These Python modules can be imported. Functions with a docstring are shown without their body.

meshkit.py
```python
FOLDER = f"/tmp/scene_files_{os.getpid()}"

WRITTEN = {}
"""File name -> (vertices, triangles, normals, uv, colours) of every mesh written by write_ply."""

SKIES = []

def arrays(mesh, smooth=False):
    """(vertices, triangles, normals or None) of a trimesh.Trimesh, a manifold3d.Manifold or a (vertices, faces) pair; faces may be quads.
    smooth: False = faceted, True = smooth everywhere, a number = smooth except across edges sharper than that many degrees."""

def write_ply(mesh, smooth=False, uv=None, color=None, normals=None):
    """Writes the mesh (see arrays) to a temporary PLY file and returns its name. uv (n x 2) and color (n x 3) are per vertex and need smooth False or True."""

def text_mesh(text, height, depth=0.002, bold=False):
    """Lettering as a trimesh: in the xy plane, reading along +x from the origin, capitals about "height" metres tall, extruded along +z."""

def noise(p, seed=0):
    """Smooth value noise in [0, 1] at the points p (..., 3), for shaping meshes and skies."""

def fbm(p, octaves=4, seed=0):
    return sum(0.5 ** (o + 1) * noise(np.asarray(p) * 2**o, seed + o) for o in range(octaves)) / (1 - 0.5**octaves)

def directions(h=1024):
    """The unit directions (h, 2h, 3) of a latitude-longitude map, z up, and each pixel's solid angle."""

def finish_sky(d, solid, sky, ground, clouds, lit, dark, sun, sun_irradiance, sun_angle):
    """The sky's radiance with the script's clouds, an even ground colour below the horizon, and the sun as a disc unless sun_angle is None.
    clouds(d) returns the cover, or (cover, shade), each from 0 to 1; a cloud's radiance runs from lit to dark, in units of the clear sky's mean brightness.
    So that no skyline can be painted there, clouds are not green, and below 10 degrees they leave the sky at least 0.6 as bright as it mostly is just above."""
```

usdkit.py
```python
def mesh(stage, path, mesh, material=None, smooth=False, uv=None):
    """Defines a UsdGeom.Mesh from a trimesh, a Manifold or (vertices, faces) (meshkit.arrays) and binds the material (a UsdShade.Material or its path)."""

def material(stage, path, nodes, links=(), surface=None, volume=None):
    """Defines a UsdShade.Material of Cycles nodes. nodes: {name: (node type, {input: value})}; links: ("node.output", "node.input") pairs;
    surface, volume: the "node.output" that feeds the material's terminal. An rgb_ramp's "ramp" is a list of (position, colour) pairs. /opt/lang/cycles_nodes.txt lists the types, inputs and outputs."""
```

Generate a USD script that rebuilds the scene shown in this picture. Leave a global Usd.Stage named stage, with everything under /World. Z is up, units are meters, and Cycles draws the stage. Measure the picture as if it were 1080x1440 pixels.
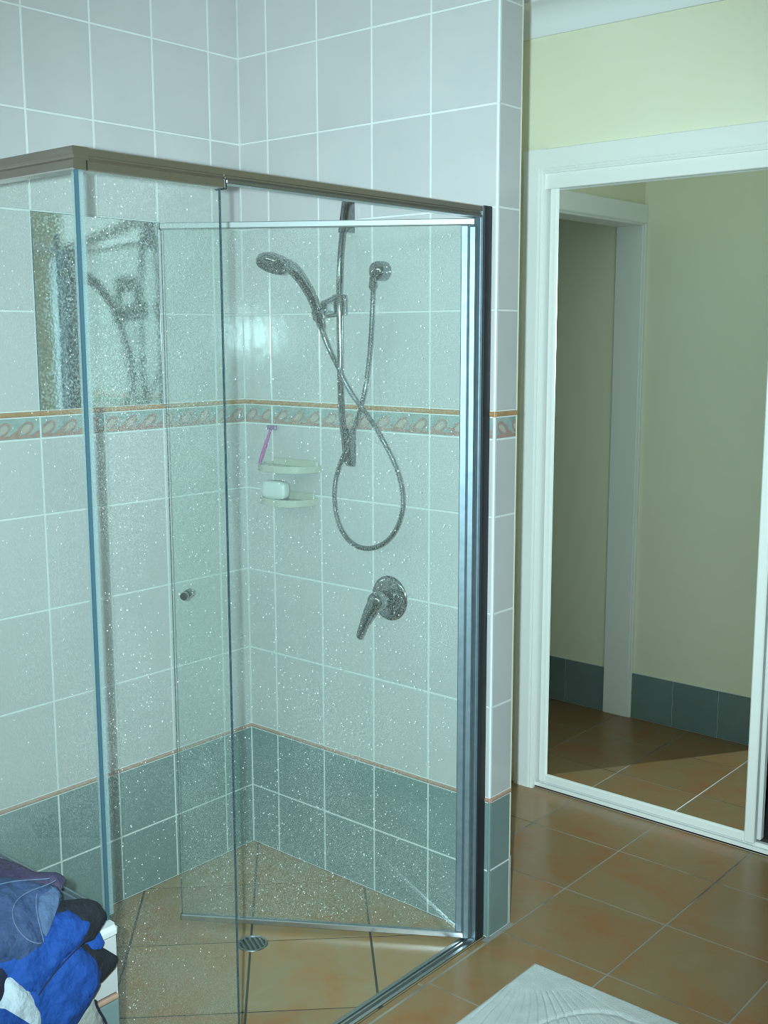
import math, random
import numpy as np, trimesh, manifold3d as m3, usdkit
from pxr import Usd, UsdGeom, UsdLux, UsdShade, Gf, Sdf, Vt
from meshkit import fbm, noise
from scipy.interpolate import CubicSpline
from scipy.spatial import Delaunay
from shapely.geometry import Polygon, Point, box as sbox
import shapely

stage = Usd.Stage.CreateInMemory()
UsdGeom.SetStageUpAxis(stage, 'Z')
UsdGeom.SetStageMetersPerUnit(stage, 1.0)
UsdGeom.Xform.Define(stage, '/World')
UsdGeom.Scope.Define(stage, '/World/Looks')
random.seed(7)
RNG = np.random.default_rng(7)

# ------------------------------------------------------------------ camera, lights, exposure
EXPOSURE = 0.0
YAW, PITCH, ROLL = 0.7082, -0.1545, -0.0019
CAM = np.array([2.6122, -2.3872, 1.6445])
fwd = np.array([-math.sin(YAW) * math.cos(PITCH), math.cos(YAW) * math.cos(PITCH), math.sin(PITCH)])
r0 = np.array([math.cos(YAW), math.sin(YAW), 0.0])
u0 = np.cross(r0, fwd)
right = r0 * math.cos(ROLL) + u0 * math.sin(ROLL)
up = u0 * math.cos(ROLL) - r0 * math.sin(ROLL)
cam = UsdGeom.Camera.Define(stage, '/World/Camera')
M = Gf.Matrix4d(*right, 0, *up, 0, *(-fwd), 0, *CAM, 1)
cam.AddTransformOp().Set(M)
cam.CreateHorizontalApertureAttr(36.0)
cam.CreateVerticalApertureAttr(48.0)
cam.CreateFocalLengthAttr(1585.5 / 1080 * 36.0)
cam.CreateClippingRangeAttr((0.02, 100.0))
cam.CreateExposureAttr(EXPOSURE)
# the camera's own flash tube, 7 cm to the left of the lens
FLASH = CAM - right * 0.07 + up * 0.02 + fwd * 0.03
fl = UsdLux.SphereLight.Define(stage, '/World/FlashLight')
fl.AddTransformOp().Set(Gf.Matrix4d(*right, 0, *up, 0, *(-fwd), 0, *FLASH, 1))
fl.CreateRadiusAttr(0.014)
fl.CreateIntensityAttr(58500.0)
UsdLux.ShapingAPI.Apply(fl.GetPrim())
UsdLux.ShapingAPI(fl).CreateShapingConeAngleAttr(37.5)
UsdLux.ShapingAPI(fl).CreateShapingConeSoftnessAttr(0.8)
fl.CreateColorAttr(Gf.Vec3f(0.685, 0.98, 1.04))
# added fill light high on the rear wall, behind the camera; no window there
fill = UsdLux.RectLight.Define(stage, '/World/WindowLight')
fill.AddTranslateOp().Set(Gf.Vec3d(1.45, -3.50, 2.49))
fill.AddRotateXYZOp().Set(Gf.Vec3f(-90, 0, 180))
fill.CreateWidthAttr(2.5); fill.CreateHeightAttr(0.36)
fill.CreateIntensityAttr(6.0)
fill.CreateColorAttr(Gf.Vec3f(0.72, 0.99, 1.0))

# ------------------------------------------------------------------ helpers
used = {}
def numbered(parent, name):
    k = used.get((parent, name), 0); used[(parent, name)] = k + 1
    return f'{parent}/{name}' if k == 0 else f'{parent}/{name}_{k:03d}'

class Thing:
    def __init__(self, name, label=None, cat=None, origin=(0, 0, 0), group=None, kind=None):
        self.path = numbered('/World', name); self.o = np.array(origin, float)
        x = UsdGeom.Xform.Define(stage, self.path); x.AddTranslateOp().Set(Gf.Vec3d(*self.o))
        tag(x.GetPrim(), label, cat, group, kind)
    def part(self, name, mesh, mat, smooth=False, label=None, under=None, kind=None):
        path = numbered(under or self.path, name)
        v, f = va(mesh)
        m = usdkit.mesh(stage, path, (v - self.o, f), LOOK[mat], smooth)
        tag(m.GetPrim(), label, None, None, kind)
        return path

def tag(p, label=None, cat=None, group=None, kind=None):
    for k, v in (('label', label), ('category', cat), ('group', group), ('kind', kind)):
        if v: p.SetCustomDataByKey(k, v)

def solo(name, mesh, mat, label=None, cat=None, smooth=False, kind=None, group=None):
    path = numbered('/World', name)
    m = usdkit.mesh(stage, path, va(mesh), LOOK[mat], smooth)
    tag(m.GetPrim(), label, cat, group, kind)
    return path

def va(mesh):
    if hasattr(mesh, 'to_mesh'):
        m = mesh.to_mesh(); return np.array(m.vert_properties[:, :3], float), np.array(m.tri_verts, int)
    if isinstance(mesh, tuple): return np.asarray(mesh[0], float), np.asarray(mesh[1], int)
    return np.array(mesh.vertices, float), np.array(mesh.faces, int)

def join(ms):
    V, F, n = [], [], 0
    for m in ms:
        v, f = va(m); V.append(v); F.append(f + n); n += len(v)
    return np.vstack(V), np.vstack(F)

def box(a, b):
    a, b = np.minimum(a, b), np.maximum(a, b)
    m = trimesh.creation.box(np.array(b, float) - a); m.apply_translation((np.array(a, float) + b) / 2)
    return m

def cbox(a, b, c=0.002):
    """box with every edge chamfered by c"""
    a, b = np.minimum(a, b).astype(float), np.maximum(a, b).astype(float)
    c = min(c, *(0.45 * (b - a)))
    P = []
    for k in range(3):
        for i in range(8):
            s = [(i >> j) & 1 for j in range(3)]
            P.append([(b[j] - (c if j != k else 0)) if s[j] else (a[j] + (c if j != k else 0)) for j in range(3)])
    return trimesh.convex.convex_hull(np.array(P))

def slab(o, U, V, N, u0, u1, v0, v1, d, c=0.0015):
    """a tile: a plate on the plane o + u U + v V, d thick along N with a worn front edge"""
    o, U, V, N = map(lambda t: np.array(t, float), (o, U, V, N))
    q = []
    for du, h in ((0, 0), (0, d - c), (c, d)):
        for (u, v) in ((u0 + du, v0 + du), (u1 - du, v0 + du), (u1 - du, v1 - du), (u0 + du, v1 - du)):
            q.append(o + u * U + v * V + h * N)
    F = []
    for L in (0, 4):
        for i in range(4):
            j = (i + 1) % 4
            F += [[L + i, L + j, L + 4 + j], [L + i, L + 4 + j, L + 4 + i]]
    F += [[8, 9, 10], [8, 10, 11]]
    F = np.array(F)
    if np.dot(np.cross(U, V), N) < 0: F = F[:, ::-1]
    return np.array(q), F

def frame_of(t):
    t = t / np.linalg.norm(t)
    a = np.array([0, 0, 1.0]) if abs(t[2]) < 0.9 else np.array([1.0, 0, 0])
    u = np.cross(a, t); u /= np.linalg.norm(u)
    return u, np.cross(t, u)

def tube(pts, r, n=16, cap=True, sub=None):
    """a round tube along pts (smoothed when sub is given), r a number or one per point"""
    pts = np.array(pts, float)
    r = np.full(len(pts), r) if np.ndim(r) == 0 else np.array(r, float)
    if sub:
        s = np.concatenate([[0], np.linalg.norm(np.diff(pts, axis=0), axis=1).cumsum()])
        t = np.linspace(0, s[-1], sub); r = np.interp(t, s, r); pts = CubicSpline(s, pts)(t)
    tan = np.gradient(pts, axis=0); tan /= np.linalg.norm(tan, axis=1)[:, None]
    u, v = frame_of(tan[0]); V = []
    for i, p in enumerate(pts):
        u = u - tan[i] * (u @ tan[i]); u /= np.linalg.norm(u); v = np.cross(tan[i], u)
        a = np.arange(n) * 2 * np.pi / n
        V.append(p + r[i] * (np.cos(a)[:, None] * u + np.sin(a)[:, None] * v))
    V = np.vstack(V); F = []
    for i in range(len(pts) - 1):
        for j in range(n):
            k = (j + 1) % n
            F += [[i * n + j, i * n + k, (i + 1) * n + k], [i * n + j, (i + 1) * n + k, (i + 1) * n + j]]
    if cap:
        a, b = len(V), len(V) + 1
        V = np.vstack([V, pts[0], pts[-1]]); L = (len(pts) - 1) * n
        for j in range(n):
            k = (j + 1) % n
            F += [[a, k, j], [b, L + j, L + k]]
    return V, np.array(F)

def lathe(o, axis, prof, n=40):
    """profile of (radius, height along axis) turned around the axis through o"""
    o, axis = np.array(o, float), np.array(axis, float); axis /= np.linalg.norm(axis)
    u, v = frame_of(axis); a = np.arange(n) * 2 * np.pi / n
    V = np.vstack([o + h * axis + max(r, 1e-5) * (np.cos(a)[:, None] * u + np.sin(a)[:, None] * v) for r, h in prof])
    F = []
    for i in range(len(prof) - 1):
        for j in range(n):
            k = (j + 1) % n
            F += [[i * n + j, i * n + k, (i + 1) * n + k], [i * n + j, (i + 1) * n + k, (i + 1) * n + j]]
    return V, np.array(F)

def prism(poly, d, o=(0, 0, 0), U=(1, 0, 0), V=(0, 1, 0), N=(0, 0, 1)):
    """a shapely polygon on the plane o + x U + y V, pushed d along N"""
    m = trimesh.creation.extrude_polygon(poly, d, engine='earcut')
    B = np.array([U, V, N], float)
    f = np.array(m.faces)
    if np.linalg.det(B) < 0: f = f[:, ::-1]
    return np.array(m.vertices) @ B + np.array(o, float), f

def sweep(profile, path, closed=False):
    """profile points in (side, up) carried along a polyline path in 3-D, up = z or given"""
    pass

def ball(c, r, n=2):
    m = trimesh.creation.icosphere(n, 1.0); m.apply_scale(r); m.apply_translation(c); return m

def hull_balls(bs, n=2):
    return trimesh.convex.convex_hull(np.vstack([np.array(ball(c, r, n).vertices) for c, r in bs]))

# ------------------------------------------------------------------ materials
LOOK = {}
def look(name, nodes, links=(), surface='p.BSDF'):
    LOOK[name] = usdkit.material(stage, f'/World/Looks/{name}', nodes, list(links), surface=surface)

def plain(name, col, rough=0.5, metallic=0.0, **kw):
    look(name, {'p': ('principled_bsdf', dict(base_color=col, roughness=rough, metallic=metallic, **kw))})

def varied(name, stops, scale=8.0, detail=4.0, rough=0.3, bump=0.0, bscale=60.0, bdist=0.001, tone=0.0, distortion=0.0, rough2=None, **kw):
    """noise-mottled colour, an optional tone of its own per piece, optional fine relief"""
    nodes = {'t': ('geometry', {}), 'n': ('noise_texture', dict(scale=scale, detail=detail, roughness=0.6, distortion=distortion)),
             'r': ('rgb_ramp', {'ramp': stops}), 'p': ('principled_bsdf', dict(roughness=rough, **kw))}
    links = [('t.position', 'n.vector'), ('n.fac', 'r.fac')]
    out = 'r.color'
    if tone:
        nodes['oi'] = ('geometry', {})
        nodes['o'] = ('object_info', {})
        nodes['mr'] = ('map_range', dict(from_min=0.0, from_max=1.0, to_min=1 - tone, to_max=1 + tone))
        nodes['h'] = ('hsv', dict(hue=0.5, saturation=1.0, fac=1.0))
        links += [('o.random', 'mr.value'), ('mr.result', 'h.value'), ('r.color', 'h.color')]
        out = 'h.color'
    links.append((out, 'p.base_color'))
    if bump:
        nodes['bn'] = ('noise_texture', dict(scale=bscale, detail=3.0))
        nodes['b'] = ('bump', dict(strength=bump, distance=bdist))
        links += [('t.position', 'bn.vector'), ('bn.fac', 'b.height'), ('b.normal', 'p.normal')]
    look(name, nodes, links)

varied('wall_tile', [(0.25, (0.510, 0.493, 0.493)), (0.75, (0.551, 0.524, 0.520))], 6, 3, 0.12, tone=0.03, bump=0.12, bscale=30, bdist=0.002)
varied('teal_tile', [(0.25, (0.170, 0.236, 0.233)), (0.75, (0.199, 0.269, 0.264))], 7, 4, 0.14, tone=0.05, bump=0.1, bscale=40, bdist=0.002)
varied('border_tile', [(0.3, (0.257, 0.328, 0.312)), (0.6, (0.343, 0.406, 0.390))], 25, 3, 0.2, tone=0.04)
varied('border_motif', [(0.3, (0.337, 0.211, 0.174)), (0.7, (0.431, 0.281, 0.230))], 60, 3, 0.25)
varied('border_inner', [(0.3, (0.447, 0.398, 0.344)), (0.7, (0.497, 0.382, 0.330))], 60, 3, 0.25)
varied('pencil_tile', [(0.3, (0.390, 0.211, 0.101)), (0.7, (0.484, 0.281, 0.148))], 30, 3, 0.22, tone=0.05)
varied('pink_tile', [(0.3, (0.406, 0.234, 0.172)), (0.7, (0.468, 0.289, 0.218))], 30, 3, 0.22, tone=0.05)
varied('wall_grout', [(0.3, (0.670, 0.679, 0.670)), (0.7, (0.740, 0.740, 0.732))], 20, 3, 0.7)
varied('floor_grout', [(0.38, (0.115, 0.115, 0.115)), (0.47, (0.288, 0.281, 0.252)), (0.7, (0.403, 0.389, 0.346))], 2.2, 4, 0.8)
varied('shower_grout', [(0.3, (0.049, 0.052, 0.045)), (0.7, (0.091, 0.091, 0.077))], 6, 3, 0.6)
varied('floor_tile', [(0.30, (0.337, 0.134, 0.043)), (0.40, (0.322, 0.157, 0.058)), (0.50, (0.307, 0.174, 0.074)), (0.62, (0.293, 0.185, 0.086)), (0.8, (0.342, 0.224, 0.116))], 6.0, 7, 0.28, tone=0.07, bump=0.25, bscale=45, bdist=0.002, distortion=0.6)
varied('shower_floor_tile', [(0.30, (0.393, 0.180, 0.066)), (0.40, (0.376, 0.212, 0.090)), (0.50, (0.360, 0.235, 0.116)), (0.62, (0.343, 0.250, 0.134)), (0.8, (0.402, 0.304, 0.179))], 6.0, 7, 0.28, tone=0.07, bump=0.25, bscale=45, bdist=0.002, distortion=0.6)
varied('yellow_paint', [(0.3, (0.88, 0.86, 0.66)), (0.7, (0.90, 0.88, 0.69))], 5, 3, 0.6, bump=0.1, bscale=120, bdist=0.001)
plain('white_gloss', (0.93, 0.925, 0.90), 0.3)
plain('white_ceiling', (0.90, 0.90, 0.92), 0.7)
plain('white_acrylic', (0.624, 0.632, 0.624), 0.12)
plain('white_plastic', (0.718, 0.736, 0.744), 0.3)
plain('chrome', (0.36, 0.37, 0.38), 0.06, 1.0)
varied('chrome_wet', [(0.3, (0.27, 0.285, 0.295)), (0.7, (0.36, 0.37, 0.38))], 90, 3, 0.08, metallic=1.0, bump=0.12, bscale=220, bdist=0.002)
plain('aluminium', (0.66, 0.60, 0.56), 0.30, 1.0)
varied('aluminium_dull', [(0.3, (0.19, 0.25, 0.29)), (0.7, (0.25, 0.31, 0.35))], 30, 4, 0.5, metallic=0.75)
plain('aluminium_bright', (0.52, 0.54, 0.56), 0.32, 1.0)
plain('aluminium_satin', (0.34, 0.37, 0.37), 0.45, 0.5)
plain('black_rubber', (0.015, 0.015, 0.02), 0.5)
plain('spray_plate', (0.03, 0.035, 0.04), 0.3)
plain('glass_edge', (0.05, 0.10, 0.13), 0.15, 0.0)
plain('ceramic_cream', (0.484, 0.484, 0.413), 0.2)
plain('soap', (0.624, 0.632, 0.616), 0.35)
plain('pink_plastic', (0.468, 0.125, 0.328), 0.3)
plain('purple_plastic', (0.26, 0.16, 0.30), 0.3)
plain('steel', (0.35, 0.38, 0.38), 0.3, 1.0)
plain('dark_hole', (0.01, 0.012, 0.01), 0.7)
plain('dark_interior', (0.05, 0.045, 0.04), 0.8)
plain('lamp_glass', (0.9, 0.9, 0.88), 0.4)
plain('silicone', (0.56, 0.54, 0.46), 0.5)

def cloth_look(name, a, b, scale=14, weave=38):
    varied(name, [(0.3, a), (0.7, b)], scale, 7, 0.85, bump=0.8, bscale=weave, bdist=0.012)
cloth_look('purple_cloth', (0.040, 0.029, 0.079), (0.061, 0.047, 0.094))
cloth_look('denim', (0.020, 0.043, 0.115), (0.043, 0.075, 0.162), 45)
cloth_look('denim_light', (0.050, 0.092, 0.177), (0.071, 0.112, 0.207), 30)
cloth_look('denim_seam', (0.080, 0.122, 0.208), (0.111, 0.159, 0.245), 60)
cloth_look('black_cloth', (0.006, 0.007, 0.012), (0.011, 0.013, 0.02))
cloth_look('navy_cloth', (0.009, 0.010, 0.029), (0.014, 0.014, 0.043))
cloth_look('royal_cloth', (0.003, 0.046, 0.245), (0.005, 0.061, 0.294))
cloth_look('white_cloth', (0.432, 0.490, 0.547), (0.475, 0.533, 0.576))
cloth_look('beige_cloth', (0.302, 0.302, 0.281), (0.360, 0.360, 0.331))
varied('mat_cloth', [(0.3, (0.581, 0.599, 0.599)), (0.7, (0.677, 0.696, 0.687))], 25, 4, 0.9, bump=0.8, bscale=420, bdist=0.003)

def pane_look(name, tint, film, speck, scale, colr=(0.78, 0.81, 0.80), gloss=(1, 1, 1)):
    """window-pane glass (clear with a fresnel reflection) under a thin dried-on water film, denser in specks"""
    look(name, {
        't': ('geometry', {}), 'tr': ('transparent_bsdf', {'color': tint}), 'gl': ('glossy_bsdf', {'color': gloss, 'roughness': 0.0}), 'fr': ('fresnel', {'IOR': 1.5}), 'bf': ('math', {'math_type': 'subtract', 'value1': 1.0}), 'fm': ('math', {'math_type': 'multiply'}),
        'mx': ('mix_closure', {}), 'n': ('noise_texture', {'scale': scale, 'detail': 2.0, 'roughness': 0.6}),
        'n2': ('noise_texture', {'scale': 3.0, 'detail': 3.0}), 'mm': ('math', {'math_type': 'multiply'}),
        'mr': ('map_range', {'from_min': 0.52, 'from_max': 0.60, 'to_min': 0.0, 'to_max': speck, 'clamp': True}),
        'm2': ('map_range', {'from_min': 0.35, 'from_max': 0.65, 'to_min': 0.35, 'to_max': 1.3, 'clamp': True}),
        'ad': ('math', {'math_type': 'add', 'value2': film}), 'df': ('diffuse_bsdf', {'color': colr}), 'out': ('mix_closure', {})},
        [('t.position', 'n.vector'), ('t.position', 'n2.vector'), ('n.fac', 'mr.value'), ('n2.fac', 'm2.value'), ('mr.result', 'mm.value1'), ('m2.result', 'mm.value2'),
         ('mm.value', 'ad.value1'), ('t.backfacing', 'bf.value2'), ('bf.value', 'fm.value1'), ('fr.fac', 'fm.value2'), ('fm.value', 'mx.fac'), ('tr.BSDF', 'mx.closure1'), ('gl.BSDF', 'mx.closure2'),
         ('ad.value', 'out.fac'), ('mx.closure', 'out.closure1'), ('df.BSDF', 'out.closure2')], surface='out.closure')
pane_look('door_pane', (0.945, 0.985, 0.97), 0.012, 0.17, 420)
pane_look('fixed_pane', (0.96, 0.988, 0.978), 0.012, 0.11, 420)
look('silicone_clear', {'tr': ('transparent_bsdf', {'color': (0.9, 0.95, 0.95)}), 'p': ('principled_bsdf', {'base_color': (0.30, 0.36, 0.38), 'roughness': 0.3}), 'm': ('mix_closure', {'fac': 0.45})},
     [('tr.BSDF', 'm.closure1'), ('p.BSDF', 'm.closure2')], surface='m.closure')
look('water_drop_glint', {'tr': ('transparent_bsdf', {'color': (1, 1, 1)}), 'p': ('principled_bsdf', {'base_color': (0.97, 0.98, 0.98), 'roughness': 0.08}), 'm': ('mix_closure', {'fac': 0.88})},
     [('tr.BSDF', 'm.closure1'), ('p.BSDF', 'm.closure2')], surface='m.closure')  # water drops whose white base colour stands in for the flash glinting in them
plain('mirror_silver', (0.965, 0.98, 0.955), 0.0, 1.0)
look('wet_mirror', {'t': ('geometry', {}), 'n': ('noise_texture', {'scale': 150.0, 'detail': 3.0}), 'n2': ('noise_texture', {'scale': 9.0, 'detail': 3.0}),
     'mr': ('map_range', {'from_min': 0.45, 'from_max': 0.70, 'to_min': 0.03, 'to_max': 0.55, 'clamp': True}), 'm2': ('map_range', {'from_min': 0.35, 'from_max': 0.68, 'to_min': 0.25, 'to_max': 1.0, 'clamp': True}),
     'mm': ('math', {'math_type': 'multiply'}), 'b': ('bump', {'strength': 0.10, 'distance': 0.001}),
     'g': ('glossy_bsdf', {'color': (0.74, 0.82, 0.79), 'roughness': 0.015}), 'd': ('diffuse_bsdf', {'color': (0.75, 0.85, 0.83)}), 'm': ('mix_closure', {})},
     [('t.position', 'n.vector'), ('t.position', 'n2.vector'), ('n.fac', 'mr.value'), ('n2.fac', 'm2.value'), ('mr.result', 'mm.value1'), ('m2.result', 'mm.value2'), ('mm.value', 'm.fac'),
      ('n.fac', 'b.height'), ('b.normal', 'g.normal'), ('g.BSDF', 'm.closure1'), ('d.BSDF', 'm.closure2')], surface='m.closure')

# ------------------------------------------------------------------ room dimensions
NIB_X, NIB_T = 0.9433, 0.0991            # end and thickness of the shower's back wall
YW = 0.975                               # yellow wall with the wardrobe
CEIL = 2.73
SX = 0.908                               # plane of the glass screen's front
SY = -1.21                               # plane of the screen's return panel
XR, YB = 3.45, -3.55                     # far side and rear of the room
TT = 0.008                               # tile thickness
G = 0.003                                # joint
GC = 0.0042
ROWS = [('teal', 0.0, 0.1957), ('teal', 0.1957, 0.3930), ('pink', 0.3930, 0.4060), ('tile', 0.4060, 0.6615), ('tile', 0.6615, 0.9186), ('tile', 0.9186, 1.1777),
        ('tile', 1.1777, 1.3805), ('border', 1.3805, 1.4385), ('pencil', 1.4385, 1.4535), ('tile', 1.4535, 1.7097), ('tile', 1.7097, 1.9639), ('tile', 1.9639, 2.2130),
        ('tile', 2.2130, 2.4586), ('tile', 2.4586, CEIL)]
MATS = {'teal': 'teal_tile', 'pink': 'pink_tile', 'tile': 'wall_tile', 'border': 'border_tile', 'pencil': 'pencil_tile'}
NAMES = {'teal': 'teal_tile', 'pink': 'trim_tile', 'tile': 'tile', 'border': 'border_tile', 'pencil': 'trim_tile'}

def pencil_piece(o, U, N, u0, u1, z0, z1):
    """half-round trim tile"""
    o, U, N = map(np.array, (o, U, N)); zc, h = (z0 + z1) / 2, (z1 - z0) / 2
    pr = [(0.0, -h), (0.008, -h)] + [(0.008 + 0.0035 * math.cos(a), h * math.sin(a)) for a in np.linspace(-1.4, 1.4, 7)] + [(0.008, h), (0.0, h)]
    V = np.array([o + u * U + n * N + np.array([0, 0, zc + z]) for u in (u0, u1) for n, z in pr]); k = len(pr); F = []
    for i in range(k):
        j = (i + 1) % k; F += [[i, j, k + j], [i, k + j, k + i]]
    F += [[0, i + 1, i] for i in range(1, k - 1)] + [[k, k + i, k + i + 1] for i in range(1, k - 1)]
    F = np.array(F)
    if np.dot(np.cross(U, N), (0, 0, 1)) < 0: F = F[:, ::-1]
    return V, F

def ellipse(cx, cy, a, b, rot, n=20):
    t = np.arange(n) * 2 * np.pi / n
    x, y = a * np.cos(t) * (1 + 0.18 * np.cos(t)), b * np.sin(t)
    c, s = math.cos(rot), math.sin(rot)
    return Polygon(np.stack([cx + x * c - y * s, cy + x * s + y * c], 1))

def motifs(o, U, N, u0, u1, z0, z1, flip):
    """the scrolls printed on a border tile, in low relief: outer curls, their cores, and the pink foot band"""
    outer, inner = [], []
    w = 0.0667; Z = np.array([0, 0, 1.0]); h = z1 - z0
    clip = sbox(u0 + 0.002, z0 + 0.002, u1 - 0.002, z1 - 0.002)
    k0 = math.floor(u0 / w)
    for k in range(k0, math.ceil(u1 / w) + 1):
        cx, cz = (k + 0.5) * w, z0 + 0.48 * h
        rot = -0.55 if not flip else math.pi + 0.55
        e = ellipse(cx, cz, 0.030, 0.0155, rot); ring = e.difference(ellipse(cx, cz, 0.0205, 0.0095, rot))
        tail = ellipse(cx + (0.028 if not flip else -0.028), z0 + 0.30 * h, 0.018, 0.005, rot * 0.6 if not flip else -0.3)
        for g in (ring, tail): outer.append(g)
        inner.append(ellipse(cx, cz, 0.0165, 0.0070, rot))
    outer.append(sbox(u0, z0 + 0.002, u1, z0 + 0.010))
    res = []
    for polys, d in ((outer, 0.0007), (inner, 0.0009)):
        g = shapely.union_all(polys).intersection(clip)
        parts = [q for q in getattr(g, 'geoms', [g]) if q.geom_type == 'Polygon' and q.area > 1e-6]
        res.append(join([prism(q, d, o + np.array(N) * TT, U, Z, N) for q in parts]) if parts else None)
    return res

def tile_wall(T, o, U, N, cols, skip=None, zmin=0.0, flip=False, detail=True):
    """all the tiles of one wall face, one mesh each"""
    o = np.array(o, float); Z = (0, 0, 1)
    for kind, z0, z1 in ROWS:
        if z1 <= zmin: continue
        for u0, u1 in cols:
            if skip and skip(u0, u1, z0, z1): continue
            g = GC / 2
            if kind in ('pink', 'pencil'):
                T.part('trim_tile', pencil_piece(o, U, N, u0 + 0.0007, u1 - 0.0007, z0 + 0.001, z1 - 0.001), MATS[kind], 30)
                continue
            p = T.part(NAMES[kind], slab(o, U, Z, N, u0 + g, u1 - g, z0 + g, z1 - g, TT + RNG.uniform(-0.0003, 0.0003)), MATS[kind])
            if kind == 'border' and detail:
                a, b = motifs(o, np.array(U, float), N, u0 + g, u1 - g, z0 + g, z1 - g, flip)
                if a is not None: T.part('scroll', a, 'border_motif', under=p)
                if b is not None: T.part('scroll_core', b, 'border_inner', under=p)

# ------------------------------------------------------------------ left wall (x = 0): shower end and bath
W = 0.203
fill_ = Thing('wall_left', 'tiled left wall of the bathroom with patterned border, behind shower and bath', kind='structure')
fill_.part('backing', box((-0.15, YB, 0), (-0.0012, 0.0, CEIL)), 'wall_grout')
colsL = [(0.0, 0.1148)] + [(0.1148 + W * k, 0.1148 + W * (k + 1)) for k in range(9)]
MIR = (0.3178, 0.7238, 1.4535, 1.9639)   # the set-in mirror takes four tiles' place
tile_wall(fill_, (-TT, 0, 0), (0, -1, 0), (1, 0, 0), colsL, skip=lambda u0, u1, z0, z1: (u0 > 1.2 and z1 < 0.5) or u0 > MIR[0] - 0.01 and u1 < MIR[1] + 0.01 and z0 > MIR[2] - 0.01 and z1 < MIR[3] + 0.01)

# ------------------------------------------------------------------ back wall (y = 0) with its free end
wb = Thing('wall_back', 'tiled back wall of the shower ending in a narrow tiled return beside the passage', kind='structure')
wb.part('backing', box((-0.15, 0.0012, 0), (NIB_X - 0.0012, NIB_T, CEIL)), 'wall_grout')
colsB = [(0.0, 0.1204)] + [(0.1204 + W * k, 0.1204 + W * (k + 1)) for k in range(3)] + [(0.7294, NIB_X - 0.003)]
tile_wall(wb, (0, TT, 0), (1, 0, 0), (0, -1, 0), colsB, flip=True)
tile_wall(wb, (NIB_X - TT, 0, 0), (0, 1, 0), (1, 0, 0), [(0.004, NIB_T)], flip=False)
for kind, z0, z1 in ROWS:                # rounded edge strip on the corner, in the colour of each course
    m = {'tile': 'white_plastic', 'border': 'white_plastic', 'teal': 'teal_tile', 'pink': 'pink_tile', 'pencil': 'pencil_tile'}[kind]
    q = [(NIB_X - 0.004 + 0.004 * math.cos(a), 0.004 + 0.004 * math.sin(a)) for a in np.linspace(-math.pi / 2, 0, 6)]
    wb.part('edge_strip', prism(Polygon([(NIB_X - 0.006, 0.006)] + [(NIB_X - 0.006, 0.0)] + [(x + 0.0008, y - 0.0008) for x, y in q] + [(NIB_X, 0.006)]), z1 - z0 - 0.0006, (0, 0, z0)), m, 30)

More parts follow.
